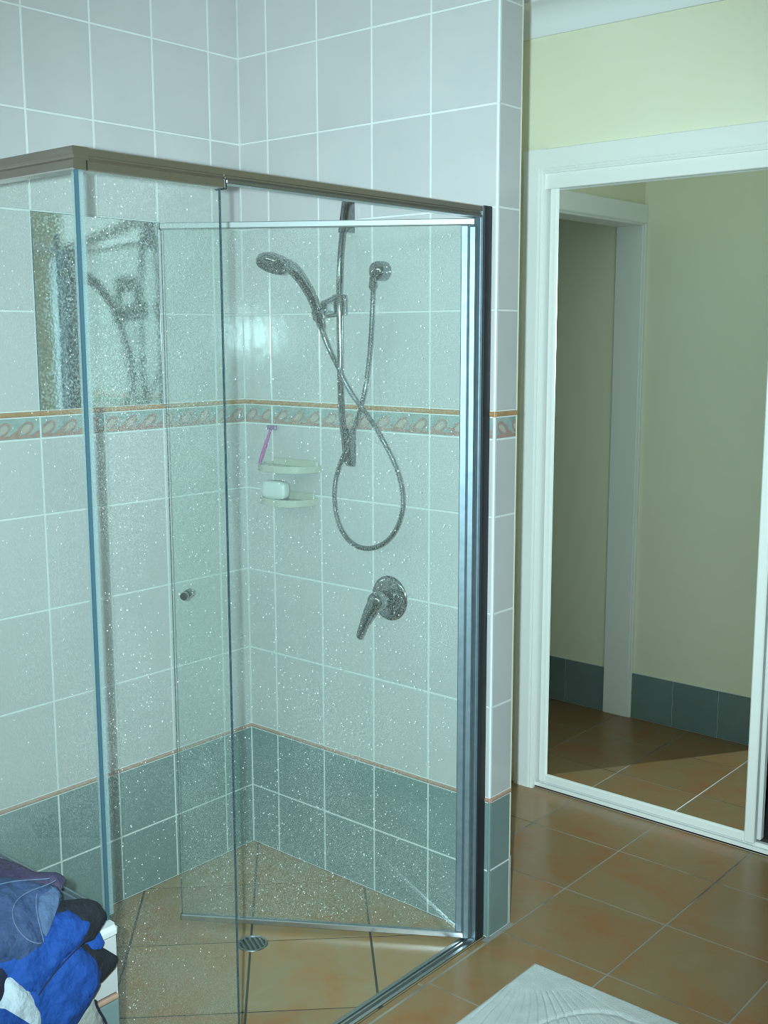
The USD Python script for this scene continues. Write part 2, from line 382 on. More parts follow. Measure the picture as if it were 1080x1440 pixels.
# the passage behind the back wall: painted plaster and a skirting of teal tiles
wp = Thing('wall_passage', 'yellow painted side of the passage behind the shower, teal tile skirting', kind='structure')
wp.part('plaster', box((-1.6, NIB_T, 0), (NIB_X - 0.002, NIB_T + 0.006, CEIL)), 'yellow_paint')
for k in range(7):
    u0 = 0.345 + k * W
    if u0 < NIB_X: wp.part('skirting_tile', slab((0, NIB_T + 0.006, 0), (1, 0, 0), (0, 0, 1), (0, 1, 0), u0 + 0.0015, min(u0 + W, NIB_X - 0.002) - 0.0015, 0.003, 0.2, TT), 'teal_tile')
for k in range(5):
    u1 = 0.225 - k * W
    wp.part('skirting_tile', slab((0, NIB_T + 0.006, 0), (1, 0, 0), (0, 0, 1), (0, 1, 0), u1 - W + 0.0015, u1 - 0.0015, 0.003, 0.2, TT), 'teal_tile')
wp.part('skirting_backing', box((-1.3, NIB_T + 0.004, 0), (NIB_X - 0.002, NIB_T + 0.0095, 0.2015)), 'wall_grout')

# ------------------------------------------------------------------ yellow wall with wardrobe opening; other walls
AX0, AX1 = 0.378, 0.468                  # architrave
WOP = (0.455, 2.03, 2.20)                # opening x0, x1, height
wf = Thing('wall_far', 'yellow painted wall around and above the mirrored wardrobe', kind='structure')
wf.part('plaster', join([box((-1.6, YW, 0), (WOP[0], YW + 0.10, CEIL)), box((WOP[1], YW, 0), (XR, YW + 0.10, CEIL)), box((WOP[0], YW, WOP[2]), (WOP[1], YW + 0.10, CEIL))]), 'yellow_paint')
solo('wall_right', box((XR, YB, 0), (XR + 0.1, YW + 0.9, CEIL)), 'yellow_paint', 'yellow painted wall on the right side of the room', kind='structure')
solo('wall_rear', box((-0.15, YB - 0.1, 0), (XR + 0.1, YB, CEIL)), 'yellow_paint', 'yellow painted rear wall of the bathroom', kind='structure')
solo('wall_passage_end', box((-1.7, 0.0, 0), (-1.6, YW + 0.1, CEIL)), 'yellow_paint', 'yellow painted end wall of the passage', kind='structure')
solo('ceiling', box((-1.7, YB - 0.1, CEIL), (XR + 0.1, YW + 0.9, CEIL + 0.08)), 'white_ceiling', 'flat white plaster ceiling', kind='structure')
# doorway across the passage
DX0, DX1, DH = 0.228, 0.342, 2.09
dw = Thing('wall_doorway', 'yellow wall piece above the doorway across the passage', kind='structure')
dw.part('plaster', join([box((DX0, NIB_T + 0.006, DH + 0.015), (DX1, YW, CEIL)), box((DX0, YW - 0.06, 0), (DX1, YW, DH + 0.015))]), 'yellow_paint')
t2 = Thing('trim_2', 'white painted door frame across the passage behind the shower', kind='structure')
t2.part('jamb', cbox((DX0 - 0.004, NIB_T + 0.006, 0), (DX1 + 0.004, NIB_T + 0.024, DH + 0.015), 0.002), 'white_gloss')
t2.part('jamb', cbox((DX0 - 0.004, YW - 0.075, 0), (DX1 + 0.004, YW - 0.06, DH + 0.015), 0.002), 'white_gloss')
t2.part('head', cbox((DX0 - 0.004, NIB_T + 0.024, DH), (DX1 + 0.004, YW - 0.075, DH + 0.016), 0.002), 'white_gloss')
t2.part('architrave', cbox((DX1, NIB_T + 0.006, 2.098), (DX1 + 0.016, YW - 0.001, 2.172), 0.004), 'white_gloss')
t2.part('architrave', cbox((DX1, NIB_T + 0.006, 0), (DX1 + 0.016, NIB_T + 0.022, 2.098), 0.003), 'white_gloss')

# cornice: coved plaster moulding
cove = [(0, 0)] + [(0.0, -0.098), (0.010, -0.098), (0.012, -0.090)] + [(0.012 + 0.070 * (1 - math.cos(a)), -0.084 + 0.070 * math.sin(a)) for a in np.linspace(0.15, 1.5, 9)] + [(0.088, -0.012), (0.098, -0.010), (0.098, 0)]
t3 = Thing('trim_3', 'white coved plaster cornice where the yellow wall meets the ceiling', kind='structure')
t3.part('cornice', prism(Polygon(cove), XR - DX1, (DX1, YW, CEIL), (0, -1, 0), (0, 0, 1), (1, 0, 0)), 'white_ceiling', 30)

# ------------------------------------------------------------------ floors
FT, FX, FY = 0.3298, 0.9547, 0.0529
fl_ = Thing('floor', 'bathroom floor of square mottled terracotta tiles with grey joints', kind='structure')
fl_.part('bed', join([box((0.935, YB, -0.06), (XR, YW + 0.9, -0.0010)), box((-1.6, 0.09, -0.06), (0.935, YW + 0.9, -0.0010)), box((-0.15, YB, -0.06), (0.935, -2.7, -0.0010))]), 'floor_grout')
region = shapely.union_all([sbox(0.9525, YB, XR, NIB_T + 0.02), sbox(-1.6, NIB_T + 0.012, XR, 1.06)])
for i in range(-8, 8):
    for j in range(-11, 4):
        x, y = FX + i * FT, FY + j * FT
        g = sbox(x + 0.0025, y + 0.0025, x + FT - 0.0025, y + FT - 0.0025).intersection(region)
        for q in getattr(g, 'geoms', [g]):
            if q.is_empty or q.area < 2e-4: continue
            if abs(q.area - q.envelope.area) < 1e-9:
                a, b, c, d = q.bounds
                fl_.part('floor_tile', slab((0, 0, -0.010), (1, 0, 0), (0, 1, 0), (0, 0, 1), a, c, b, d, 0.010 + RNG.uniform(-0.0002, 0.0002), 0.0003), 'floor_tile')
            else:
                fl_.part('floor_tile', prism(q, 0.010, (0, 0, -0.010)), 'floor_tile')
# shower floor: the same tile laid on the diagonal, dark joints, falling to the drain
sf = Thing('shower_floor', 'shower floor of terracotta tiles laid diagonally with dark wet joints', kind='structure')
sf.part('bed', box((-0.01, SY - 0.06, -0.06), (0.935, 0.012, -0.0016)), 'shower_grout')
DRAIN = (0.468, -0.441)
sreg = sbox(0.0015, SY + 0.003, SX + 0.022, -0.0015).difference(Point(*DRAIN).buffer(0.0425, 24))
s2 = math.sqrt(0.5); DT = 0.4667 * s2
for a in range(-4, 6):
    for b in range(-4, 6):
        # p = x + y, q = y - x
        p0, q0 = 0.02 + a * 0.4667, -0.893 + b * 0.4667
        e = 0.0045
        c4 = [((p - q) / 2, (p + q) / 2) for p, q in ((p0 + e, q0 + e), (p0 + 0.4667 - e, q0 + e), (p0 + 0.4667 - e, q0 + 0.4667 - e), (p0 + e, q0 + 0.4667 - e))]
        g = Polygon(c4).intersection(sreg)
        for q in getattr(g, 'geoms', [g]):
            if not q.is_empty and q.geom_type == 'Polygon' and q.area > 3e-4:
                sf.part('floor_tile', prism(q, 0.010 + RNG.uniform(-0.0003, 0.0003), (0, 0, -0.010)), 'shower_floor_tile')
for k, (a, b) in enumerate(((-1.205, -0.30), (-0.297, -0.02))):   # narrow strip of cut tile outside the sill
    sf.part('strip_tile', slab((0, 0, -0.010), (1, 0, 0), (0, 1, 0), (0, 0, 1), SX + 0.0245, 0.950, a, b, 0.0105, 0.002), 'floor_tile')

# ------------------------------------------------------------------ drain
d_ = Thing('floor_drain', 'round slotted metal drain grate set in the shower floor', 'drain', (*DRAIN, -0.008))
d_.part('ring', lathe((*DRAIN, -0.010), (0, 0, 1), [(0.0420, 0), (0.0420, 0.0105), (0.0410, 0.0118), (0.0355, 0.0118), (0.0345, 0.0105), (0.0345, 0)], 48), 'steel', 30)
d_.part('sump', lathe((*DRAIN, -0.010), (0, 0, 1), [(0.0344, 0.002), (0.0, 0.002)], 32), 'dark_hole')
ang = math.radians(-25)
for k in range(-2, 3):
    o = k * 0.0128; L = math.sqrt(max(0.0349 ** 2 - o * o, 0)); c, s = math.cos(ang), math.sin(ang)
    P = np.array([[-L, o - 0.0030], [L, o - 0.0030], [L, o + 0.0030], [-L, o + 0.0030]]) @ np.array([[c, s], [-s, c]]) + np.array(DRAIN)
    d_.part('bar', prism(Polygon(P), 0.004, (0, 0, -0.0032)), 'steel')

# ------------------------------------------------------------------ drops of water on a pane
def drops(o, U, V, N, w, h, n, rmin, rmax, weight=None, seed=1):
    rng = np.random.default_rng(seed); o, U, V, N = map(lambda t: np.array(t, float), (o, U, V, N))
    base = np.array([[1, 0, 0], [0.5, 0.87, 0], [-0.5, 0.87, 0], [-1, 0, 0], [-0.5, -0.87, 0], [0.5, -0.87, 0], [0, 0, 0.55]])
    bf = np.array([[i, (i + 1) % 6, 6] for i in range(6)])
    VV, FF, k = [], [], 0
    while k < n:
        u, v = rng.uniform(0.004, w - 0.004), rng.uniform(0.004, h - 0.004)
        if weight and rng.uniform() > weight(u / w, v / h): continue
        r = rmin + (rmax - rmin) * rng.uniform() ** 3
        P = base * r; P[:, 1] *= rng.uniform(0.9, 1.5)
        VV.append(o + u * U + v * V + P[:, :1] * U + P[:, 1:2] * V + P[:, 2:] * N); FF.append(bf + 7 * k); k += 1
    F = np.vstack(FF)
    if np.dot(np.cross(U, V), N) < 0: F = F[:, ::-1]
    return np.vstack(VV), F

def edges(a, b, axis_u, t=0.0006, sides=('l', 'r', 't', 'b')):
    pass

# ------------------------------------------------------------------ shower screen (fixed glass, rails, channels)
ZT = 1.965
PF = -0.885                              # free edge of the fixed front panel
ss = Thing('shower_screen', 'fixed glass corner panels of the shower under an aluminium head rail', 'shower screen', (SX, SY, 0))
def head_profile():                       # (outwards, z)
    return [(-0.016, 1.944), (-0.016, 1.9655), (0.014, 1.9655), (0.016, 1.9635), (0.016, 1.952), (0.0135, 1.9505), (0.0135, 1.948), (0.010, 1.944)]
ss.part('head_rail', prism(Polygon(head_profile()), -SY - 0.0165 - 0.001, (SX, SY + 0.0165, 0), (1, 0, 0), (0, 0, 1), (0, 1, 0)), 'aluminium', 20)
ss.part('head_rail', prism(Polygon(head_profile()), SX + 0.0155, (0.001, SY, 0), (0, -1, 0), (0, 0, 1), (1, 0, 0)), 'aluminium', 20)
low = [(-0.012, 1.927), (-0.012, 1.944), (0.012, 1.944), (0.0145, 1.942), (0.0145, 1.929), (0.012, 1.927)]
ss.part('glazing_rail', prism(Polygon(low), PF - SY - 0.015, (SX, SY + 0.015, 0), (1, 0, 0), (0, 0, 1), (0, 1, 0)), 'aluminium', 20)
ss.part('glazing_rail', prism(Polygon(low), SX + 0.0140, (0.001, SY, 0), (0, -1, 0), (0, 0, 1), (1, 0, 0)), 'aluminium', 20)
ss.part('end_cap', cbox((SX - 0.0145, PF, 1.925), (SX + 0.0165, PF + 0.006, 1.9455), 0.0015), 'black_rubber')
ss.part('door_stop', cbox((SX - 0.012, PF + 0.006, 1.9365), (SX + 0.0160, -0.037, 1.9438), 0.0015), 'aluminium_bright')
fp = ss.part('front_pane', box((SX - 0.003, SY + 0.0075, 0.012), (SX + 0.003, PF, 1.935)), 'fixed_pane')
ss.part('pane_edge', join([box((SX - 0.0032, PF, 0.012), (SX + 0.0032, PF + 0.0006, 1.927))]), 'glass_edge', under=fp)
ss.part('water_drops', drops((SX + 0.003, SY + 0.02, 0.30), (0, 1, 0), (0, 0, 1), (1, 0, 0), 0.30, 1.62, 1100, 0.0004, 0.0013, lambda u, v: 0.25 + 0.75 * (u < 0.35), 3), 'water_drop_glint', under=fp, kind='stuff')
rp = ss.part('return_pane', box((0.004, SY - 0.003, 0.548), (SX - 0.0005, SY + 0.003, 1.935)), 'fixed_pane')
ss.part('pane_edge', join([box((SX - 0.0005, SY - 0.0034, 0.548), (SX + 0.0034, SY + 0.0032, 1.927))]), 'glass_edge', under=rp)
ss.part('water_drops', drops((0.05, SY - 0.003, 0.60), (1, 0, 0), (0, 0, 1), (0, -1, 0), 0.85, 1.32, 1500, 0.0004, 0.0012, lambda u, v: 0.3 + 0.7 * v, 4), 'water_drop_glint', under=rp, kind='stuff')
ss.part('corner_silicone', prism(Polygon([(SX - 0.0035, SY + 0.0035), (SX - 0.0175, SY + 0.0035), (SX - 0.0035, SY + 0.0175)]), 1.927 - 0.552, (0, 0, 0.552)), 'silicone_clear')
ss.part('base_channel', join([cbox((0.004, SY - 0.009, 0.545), (SX - 0.004, SY - 0.004, 0.562), 0.001), cbox((0.004, SY + 0.004, 0.545), (SX - 0.004, SY + 0.009, 0.562), 0.001)]), 'aluminium_dull')
ch = [(-0.018, -0.001), (-0.018, -0.034), (-0.012, -0.036), (-0.010, -0.034), (-0.008, -0.036), (0.008, -0.036), (0.010, -0.034), (0.012, -0.036), (0.0165, -0.035), (0.0165, -0.001)]
ss.part('wall_channel', prism(Polygon([(SX + a, b) for a, b in ch]), 1.9655, (0, 0, 0)), 'aluminium_dull', 20)
ss.part('channel_gasket', cbox((SX + 0.0165, -0.034, 0.0), (SX + 0.0205, -0.001, 1.9655), 0.001), 'black_rubber')  # dark room mirrored in the channel's metal side, put in as a black strip
sill = [(-0.020, 0.0), (-0.020, 0.004), (-0.015, 0.0075), (-0.006, 0.0095), (-0.004, 0.0095), (-0.004, 0.005), (0.002, 0.005), (0.002, 0.0085), (0.006, 0.0085), (0.012, 0.004), (0.020, 0.0035), (0.020, 0.0)]
ss.part('floor_sill', prism(Polygon(sill), -SY - 0.011, (SX, SY + 0.008, 0.0006), (1, 0, 0), (0, 0, 1), (0, 1, 0)), 'aluminium_bright', 20)

# ------------------------------------------------------------------ shower door, hinged at the wall end and pushed inwards
H = np.array([SX + 0.004, -0.052]); E = np.array([0.237, -0.495])
dd = (E - H) / np.linalg.norm(E - H); dn = np.array([-dd[1], dd[0]])   # dn points outwards? fixed below
if dn[0] * (CAM[0] - H[0]) + dn[1] * (CAM[1] - H[1]) < 0: dn = -dn
DL = float(np.linalg.norm(E - H))
D3, N3 = np.array([*dd, 0]), np.array([*dn, 0])
H3 = np.array([*H, 0])
def dbox(u0, u1, n0, n1, z0, z1, c=0.0012):
    m = cbox((u0, n0, z0), (u1, n1, z1), c); v, f = va(m)
    w = H3 + v[:, :1] * D3 + v[:, 1:2] * N3 + v[:, 2:] * np.array([0, 0, 1.0])
    if np.dot(np.cross(D3, N3), (0, 0, 1)) < 0: f = f[:, ::-1]
    return w, f
sd_ = Thing('shower_door', 'hinged glass shower door pushed inwards, water-spotted, with small chrome knob', 'shower door', (H[0], H[1], 0))
dp = sd_.part('door_pane', dbox(0.02, DL, -0.003, 0.003, 0.03, 1.925, 0.0005), 'door_pane')
sd_.part('pane_edge', dbox(DL, DL + 0.0008, -0.0032, 0.0032, 0.03, 1.925, 0.0002), 'glass_edge', under=dp)
sd_.part('top_rail', dbox(0.0, DL + 0.002, -0.008, 0.008, 1.918, 1.934, 0.002), 'aluminium_satin')
sd_.part('bottom_rail', dbox(0.0, DL + 0.002, -0.008, 0.008, 0.014, 0.030, 0.002), 'aluminium_bright')
sd_.part('rail_cap', dbox(DL + 0.002, DL + 0.004, -0.008, 0.008, 1.917, 1.935, 0.0005), 'black_rubber')
sd_.part('rail_cap', dbox(DL + 0.002, DL + 0.004, -0.008, 0.008, 0.013, 0.031, 0.0005), 'black_rubber')
sd_.part('hinge_stile', join([dbox(-0.006, 0.016, -0.011, 0.011, 0.012, 1.917, 0.005), dbox(0.016, 0.034, -0.0075, 0.0075, 0.031, 1.917, 0.002)]), 'aluminium_dull')
ku, kz = DL - 0.040, 0.957
K = H3 + D3 * ku + np.array([0, 0, kz])
kn = [(0.0, 0.0285), (0.0092, 0.0285), (0.0108, 0.0272), (0.0112, 0.022), (0.0108, 0.014), (0.0072, 0.011), (0.0070, 0.006), (0.0110, 0.0050), (0.0110, 0.0031), (0, 0.0031)]
sd_.part('knob', lathe(K, N3, kn, 28), 'chrome', 30)
sd_.part('knob', lathe(K, -N3, kn, 28), 'chrome', 30)
sd_.part('water_drops', drops(H3 + D3 * 0.04 + N3 * 0.003 + np.array([0, 0, 0.04]), D3, (0, 0, 1), N3, DL - 0.05, 1.86, 5200, 0.0004, 0.0017, lambda u, v: (0.25 + 0.75 * (1 - v) ** 2 * (0.3 + 0.7 * math.exp(-((u - 0.5) / 0.3) ** 2))), 5), 'water_drop_glint', under=dp, kind='stuff')

# ------------------------------------------------------------------ slide rail
BX = 0.447
sr = Thing('shower_slide_rail', 'bowed chrome shower slide rail between two wall brackets with a sliding holder', 'shower rail', (BX, 0, 1.28))
zb = np.array([1.30, 1.345, 1.40, 1.47, 1.60, 1.73, 1.85, 1.93, 1.96, 2.0]); yb = -np.array([0.0215, 0.028, 0.038, 0.044, 0.046, 0.047, 0.042, 0.031, 0.026, 0.020])
sr.part('bar', tube(np.stack([np.full(10, BX), yb, zb], 1), 0.0095, 18, True, 48), 'chrome_wet', 40)
def bracket(z0, z1, hi):
    rows = []
    for t in np.linspace(0, 1, 9):
        z = z0 + t * (z1 - z0); e = t if hi else 1 - t      # e = 0 at the bar end
        dep = 0.043 - 0.020 * e if e < 0.97 else 0.012
        hw = 0.0165 if e < 0.97 else 0.014
        rows.append([(BX + hw * math.copysign(abs(math.cos(a)) ** 0.6, math.cos(a)), -0.0005 - dep * abs(math.sin(a)) ** 0.7, z) for a in np.linspace(0, math.pi, 13)])
    V = np.array(rows).reshape(-1, 3); n = 13; F = []
    for i in range(8):
        for j in range(n):
            k = (j + 1) % n; F += [[i * n + j, i * n + k, (i + 1) * n + k], [i * n + j, (i + 1) * n + k, (i + 1) * n + j]]
    F += [[0, j + 1, j] for j in range(1, n - 1)] + [[8 * n, 8 * n + j, 8 * n + j + 1] for j in range(1, n - 1)]
    F = np.array(F)[:, ::-1]
    return V, F
sr.part('bracket', bracket(1.928, 2.024, True), 'chrome_wet', 40)
sr.part('bracket', bracket(1.277, 1.388, False), 'chrome_wet', 40)
hol = sr.part('holder', join([lathe((BX, -0.0465, 1.702), (0, 0, 1), [(0.0100, 0), (0.0205, 0), (0.0215, 0.002), (0.0215, 0.054), (0.0195, 0.057), (0.0100, 0.057)], 32),
      hull_balls([((BX, -0.055, 1.749), 0.012), ((BX, -0.055, 1.712), 0.012), ((BX, -0.108, 1.731), 0.012), ((BX, -0.116, 1.704), 0.0115)])]), 'chrome', 35)
sr.part('holder_fork', lathe((BX, -0.128, 1.692), (0, -0.35, 0.94), [(0.0135, 0), (0.0170, 0), (0.0180, 0.003), (0.0180, 0.022), (0.0168, 0.025), (0.0130, 0.025)], 28), 'chrome', 35, under=hol)

# ------------------------------------------------------------------ hand shower with its hose
hs = Thing('hand_shower', 'chrome hand shower with dark spray plate and looping metal hose, resting in rail holder', 'hand shower', (BX, -0.13, 1.69))
HA = np.array([0, -0.42, -0.91]); HA /= np.linalg.norm(HA)          # the way it sprays
HC = np.array([BX - 0.002, -0.300, 1.832])
hd = hs.part('head', lathe(HC, HA, [(0.0, -0.022), (0.018, -0.0215), (0.032, -0.017), (0.042, -0.008), (0.0445, 0.001), (0.0440, 0.008), (0.0405, 0.012), (0.0385, 0.0125)], 44), 'chrome_wet', 50)
hs.part('spray_plate', lathe(HC, HA, [(0.0386, 0.0115), (0.030, 0.0125), (0.029, 0.0118), (0.021, 0.0128), (0.0205, 0.0122), (0.010, 0.0132), (0.0, 0.0135)], 44), 'spray_plate', 50, label='dark ringed spray plate')
hu, hv = frame_of(HA); nz = []
for rr, n in ((0.025, 18), (0.0335, 26), (0.0155, 10)):
    for k in range(n):
        a = 2 * math.pi * k / n; nz.append(ball(HC + HA * 0.0128 + rr * (math.cos(a) * hu + math.sin(a) * hv), 0.0011, 0))
hs.part('nozzles', join(nz), 'black_rubber', under=hd, kind='stuff')
hs.part('handle', tube([HC + np.array([0, 0.012, -0.002]), (BX, -0.262, 1.832), (BX, -0.227, 1.818), (BX, -0.193, 1.790), (BX, -0.161, 1.752), (BX, -0.138, 1.712), (BX, -0.128, 1.686)],
        [0.013, 0.0165, 0.0155, 0.0140, 0.0132, 0.0125, 0.0118], 24, True, 40), 'chrome_wet', 50)
hs.part('hose_nut', lathe((BX, -0.1275, 1.686), (0, 0.4, -0.92), [(0, 0), (0.0115, 0), (0.0118, 0.010), (0.009, 0.022), (0, 0.022)], 24), 'chrome', 30)
HOSE = [(BX, -0.122, 1.672), (0.448, -0.106, 1.632), (0.462, -0.072, 1.56), (0.492, -0.052, 1.49), (0.538, -0.044, 1.436), (0.608, -0.040, 1.350), (0.655, -0.040, 1.272), (0.671, -0.040, 1.205), (0.655, -0.040, 1.135), (0.612, -0.040, 1.082),
        (0.549, -0.040, 1.054), (0.484, -0.040, 1.060), (0.437, -0.038, 1.098), (0.412, -0.036, 1.170), (0.415, -0.034, 1.240), (0.452, -0.031, 1.325), (0.496, -0.030, 1.415), (0.527, -0.032, 1.500), (0.548, -0.036, 1.595), (0.560, -0.040, 1.690), (0.5665, -0.042, 1.772)]
hz = np.array(HOSE); s_ = np.concatenate([[0], np.linalg.norm(np.diff(hz, axis=0), axis=1).cumsum()])
nseg = 700; tt = np.linspace(0, s_[-1], nseg); hp = CubicSpline(s_, hz)(tt)
rad = 0.0068 + 0.0006 * np.sign(np.sin(tt / 0.0042 * math.pi * 2 / 2))
hs.part('hose', tube(hp, rad, 12), 'chrome_wet', 60)

# ------------------------------------------------------------------ wall outlet of the hose
wo = Thing('hose_wall_outlet', 'round chrome wall elbow feeding the shower hose', 'wall outlet', (0.5665, 0, 1.80))
wo.part('body', lathe((0.5695, 0, 1.820), (0, -1, 0), [(0.0, 0.0005), (0.0270, 0.0005), (0.0275, 0.006), (0.0270, 0.016), (0.0265, 0.028), (0.0235, 0.037), (0.015, 0.0425), (0.0, 0.0445)], 40), 'chrome', 40)
wo.part('spigot', lathe((0.5665, -0.042, 1.802), (0, 0, -1), [(0.0, 0.0), (0.0105, 0.0), (0.0105, 0.013), (0.0122, 0.015), (0.0122, 0.026), (0.0085, 0.032), (0, 0.032)], 24), 'chrome', 30)

# ------------------------------------------------------------------ mixer tap
MX = np.array([0.590, 0.0, 0.910])
mt = Thing('mixer_tap', 'chrome shower mixer with round cover plate and lever pointing down left', 'tap', MX)
mt.part('cover_plate', lathe(MX, (0, -1, 0), [(0.0, 0.0005), (0.064, 0.0005), (0.0645, 0.003), (0.062, 0.0065), (0.052, 0.0105), (0.034, 0.0125), (0.0, 0.0125)], 56), 'chrome_wet', 40)
mt.part('body', lathe(MX, (0, -1, 0), [(0.0255, 0.010), (0.026, 0.013), (0.0245, 0.036), (0.0235, 0.038), (0.0275, 0.040), (0.0285, 0.046), (0.027, 0.066), (0.022, 0.074), (0.010, 0.078), (0, 0.079)], 40), 'chrome', 40)
lp = [(MX + np.array(p), r) for p, r in (((-0.004, -0.060, -0.006), 0.0245), ((-0.020, -0.066, -0.034), 0.0205), ((-0.033, -0.072, -0.064), 0.0155), ((-0.042, -0.078, -0.092), 0.0125), ((-0.045, -0.079, -0.102), 0.0115))]
lev = trimesh.util.concatenate([trimesh.convex.convex_hull(np.vstack([np.array(ball(a, np.array([r, r * 0.72, r]), 2).vertices) for a, r in (lp[i], lp[i + 1])])) for i in range(4)])
mt.part('lever', lev, 'chrome_wet', 50)

# ------------------------------------------------------------------ shelves, soap, razor
def tray(x0, x1, dep, z, th, lip):
    cx, hw = (x0 + x1) / 2, (x1 - x0) / 2
    def half(k, n=24): return [(cx + hw * k * math.copysign(abs(math.cos(a)) ** 0.7, math.cos(a)), -dep * k * abs(math.sin(a)) ** 0.8) for a in np.linspace(0, math.pi, n)]
    o, i = Polygon(half(1.0)), Polygon(half(0.90)).buffer(0)
    return join([prism(o, th, (0, -0.0006, z)), prism(o.difference(Polygon([(x, y - 0.0) for x, y in half(0.90)])), lip, (0, -0.0006, z + th))])
sh = Thing('shower_shelf', 'cream curved ceramic shelf on shower back wall, the upper one, holding a pink razor', 'shelf', (0.22, 0, 1.25))
sh.part('tray', tray(0.118, 0.327, 0.105, 1.250, 0.012, 0.008), 'ceramic_cream', 30)
sh.part('back_plate', cbox((0.130, -0.008, 1.245), (0.315, -0.0005, 1.282), 0.003), 'ceramic_cream')
sd2 = Thing('soap_dish', 'cream curved ceramic soap dish below the shelf, holding white soap', 'soap dish', (0.22, 0, 1.15))
sd2.part('tray', tray(0.128, 0.312, 0.105, 1.150, 0.012, 0.008), 'ceramic_cream', 30)
sd2.part('back_plate', cbox((0.140, -0.008, 1.145), (0.300, -0.0005, 1.185), 0.003), 'ceramic_cream')
sb = trimesh.creation.icosphere(3, 1.0); v = np.array(sb.vertices); v = np.sign(v) * np.abs(v) ** 0.55; v /= np.abs(v).max(0)
a_ = 0.12
v = v * np.array([0.046, 0.020, 0.029]); R_ = np.array([[math.cos(a_), -math.sin(a_), 0], [math.sin(a_), math.cos(a_), 0], [0, 0, 1]])
solo('soap_bar', (v @ R_.T + np.array([0.190, -0.058, 1.1918]), np.array(sb.faces)), 'soap', 'worn white bar of soap standing in the lower dish', 'soap', 40)
rz = Thing('razor', 'pink handled razor leaning on the wall from the upper shelf', 'razor', (0.128, -0.06, 1.263))
rz.part('handle', tube([(0.134, -0.070, 1.2655), (0.1335, -0.055, 1.295), (0.1335, -0.038, 1.330), (0.1345, -0.020, 1.368)], [0.0042, 0.0056, 0.0050, 0.0036], 12, True, 20), 'pink_plastic', 40)
rz.part('blade_head', cbox((0.1155, -0.020, 1.366), (0.1535, -0.0102, 1.379), 0.002), 'purple_plastic', label='dark purple blade head')

# ------------------------------------------------------------------ mirror set into the left wall
wm = Thing('shower_mirror', 'frameless wet mirror set into the tiled left wall above the border', 'mirror', (0, -0.52, 1.4535))
wm.part('glass', box((-TT + 0.001, -MIR[1] + 0.002, MIR[2] + 0.001), (0.0015, -MIR[0] - 0.002, MIR[3] - 0.002)), 'wet_mirror')
wm.part('glass_edge', join([box((-0.004, -MIR[1] + 0.001, MIR[3] - 0.002), (0.0018, -MIR[0] - 0.001, MIR[3] - 0.0008)), box((-0.004, -MIR[1] + 0.0008, MIR[2]), (0.0018, -MIR[1] + 0.002, MIR[3])), box((-0.004, -MIR[0] - 0.002, MIR[2]), (0.0018, -MIR[0] - 0.0008, MIR[3]))]), 'glass_edge')
wm.part('water_drops', drops((0.0015, -MIR[1] + 0.01, MIR[2] + 0.01), (0, 1, 0), (0, 0, 1), (1, 0, 0), 0.385, 0.485, 420, 0.0006, 0.0022, None, 9), 'water_drop_glint', kind='stuff')

# ------------------------------------------------------------------ bathtub with tiled side
BF, BE, BB, BT = 0.930, SY + 0.006, -2.72, 0.545
bt = Thing('bathtub', 'white bathtub with tiled side panel, heaped with clothes beside the shower', 'bathtub', (0.46, -1.95, 0))
outer = sbox(0.006, BB, BF + 0.004, BE); inner = sbox(0.10, BB + 0.12, BF - 0.11, BE - 0.16).buffer(-0.06).buffer(0.06, 8)
bt.part('rim', prism(outer.buffer(-0.016).buffer(0.016, 6).difference(inner), 0.018, (0, 0, BT - 0.018)), 'white_acrylic', 30)
bt.part('rim_lip', join([cbox((BF - 0.018, BB, BT - 0.020), (BF + 0.010, BE - 0.001, BT + 0.003), 0.007)]), 'white_acrylic')
bowl = []
for k in range(7):
    t = k / 6; p = inner.buffer(-0.11 * t ** 2)
    bowl.append((np.array([p.exterior.interpolate(q, normalized=True).coords[0] for q in np.linspace(0, 1, 49)[:-1]]), BT - 0.002 - 0.38 * t ** 0.6))
V = np.vstack([np.column_stack([p, np.full(48, z)]) for p, z in bowl] + [[[0.46, -1.97, bowl[-1][1]]]]); F = []
for i in range(6):
    for j in range(48):
        k = (j + 1) % 48; F += [[i * 48 + j, i * 48 + k, (i + 1) * 48 + k], [i * 48 + j, (i + 1) * 48 + k, (i + 1) * 48 + j]]
F += [[6 * 48 + j, 6 * 48 + (j + 1) % 48, 7 * 48] for j in range(48)]
bt.part('basin', (V, np.array(F)), 'white_acrylic', 40)
bt.part('hob', join([box((BF - 0.05, BB, 0), (BF - 0.0045, BE - 0.0005, BT - 0.018)), box((0.001, BE - 0.05, 0), (BF - 0.0045, BE - 0.0045, BT - 0.018)), box((0.001, BB, 0), (BF - 0.0045, BB + 0.05, BT - 0.018))]), 'wall_grout')
u = 0.0; k = 0
while u < -BB + BE - 0.01:
    u1 = min(u + W, -BB + BE)
    for kind, z0, z1 in ROWS[:3] + [('tile', 0.4060, BT - 0.020)]:
        if kind == 'pink': bt.part('trim_tile', pencil_piece((BF - TT, BE, 0), (0, -1, 0), (1, 0, 0), u + (0.0007 if u else 0.005), u1 - 0.0007, z0 + 0.001, z1 - 0.001), 'pink_tile', 30)
        else: bt.part('teal_tile' if kind == 'teal' else 'tile', slab((BF - TT, BE, 0), (0, -1, 0), (0, 0, 1), (1, 0, 0), u + GC / 2, u1 - GC / 2, z0 + GC / 2, z1 - GC / 2, TT), MATS[kind])
    u = u1
u = 0.0
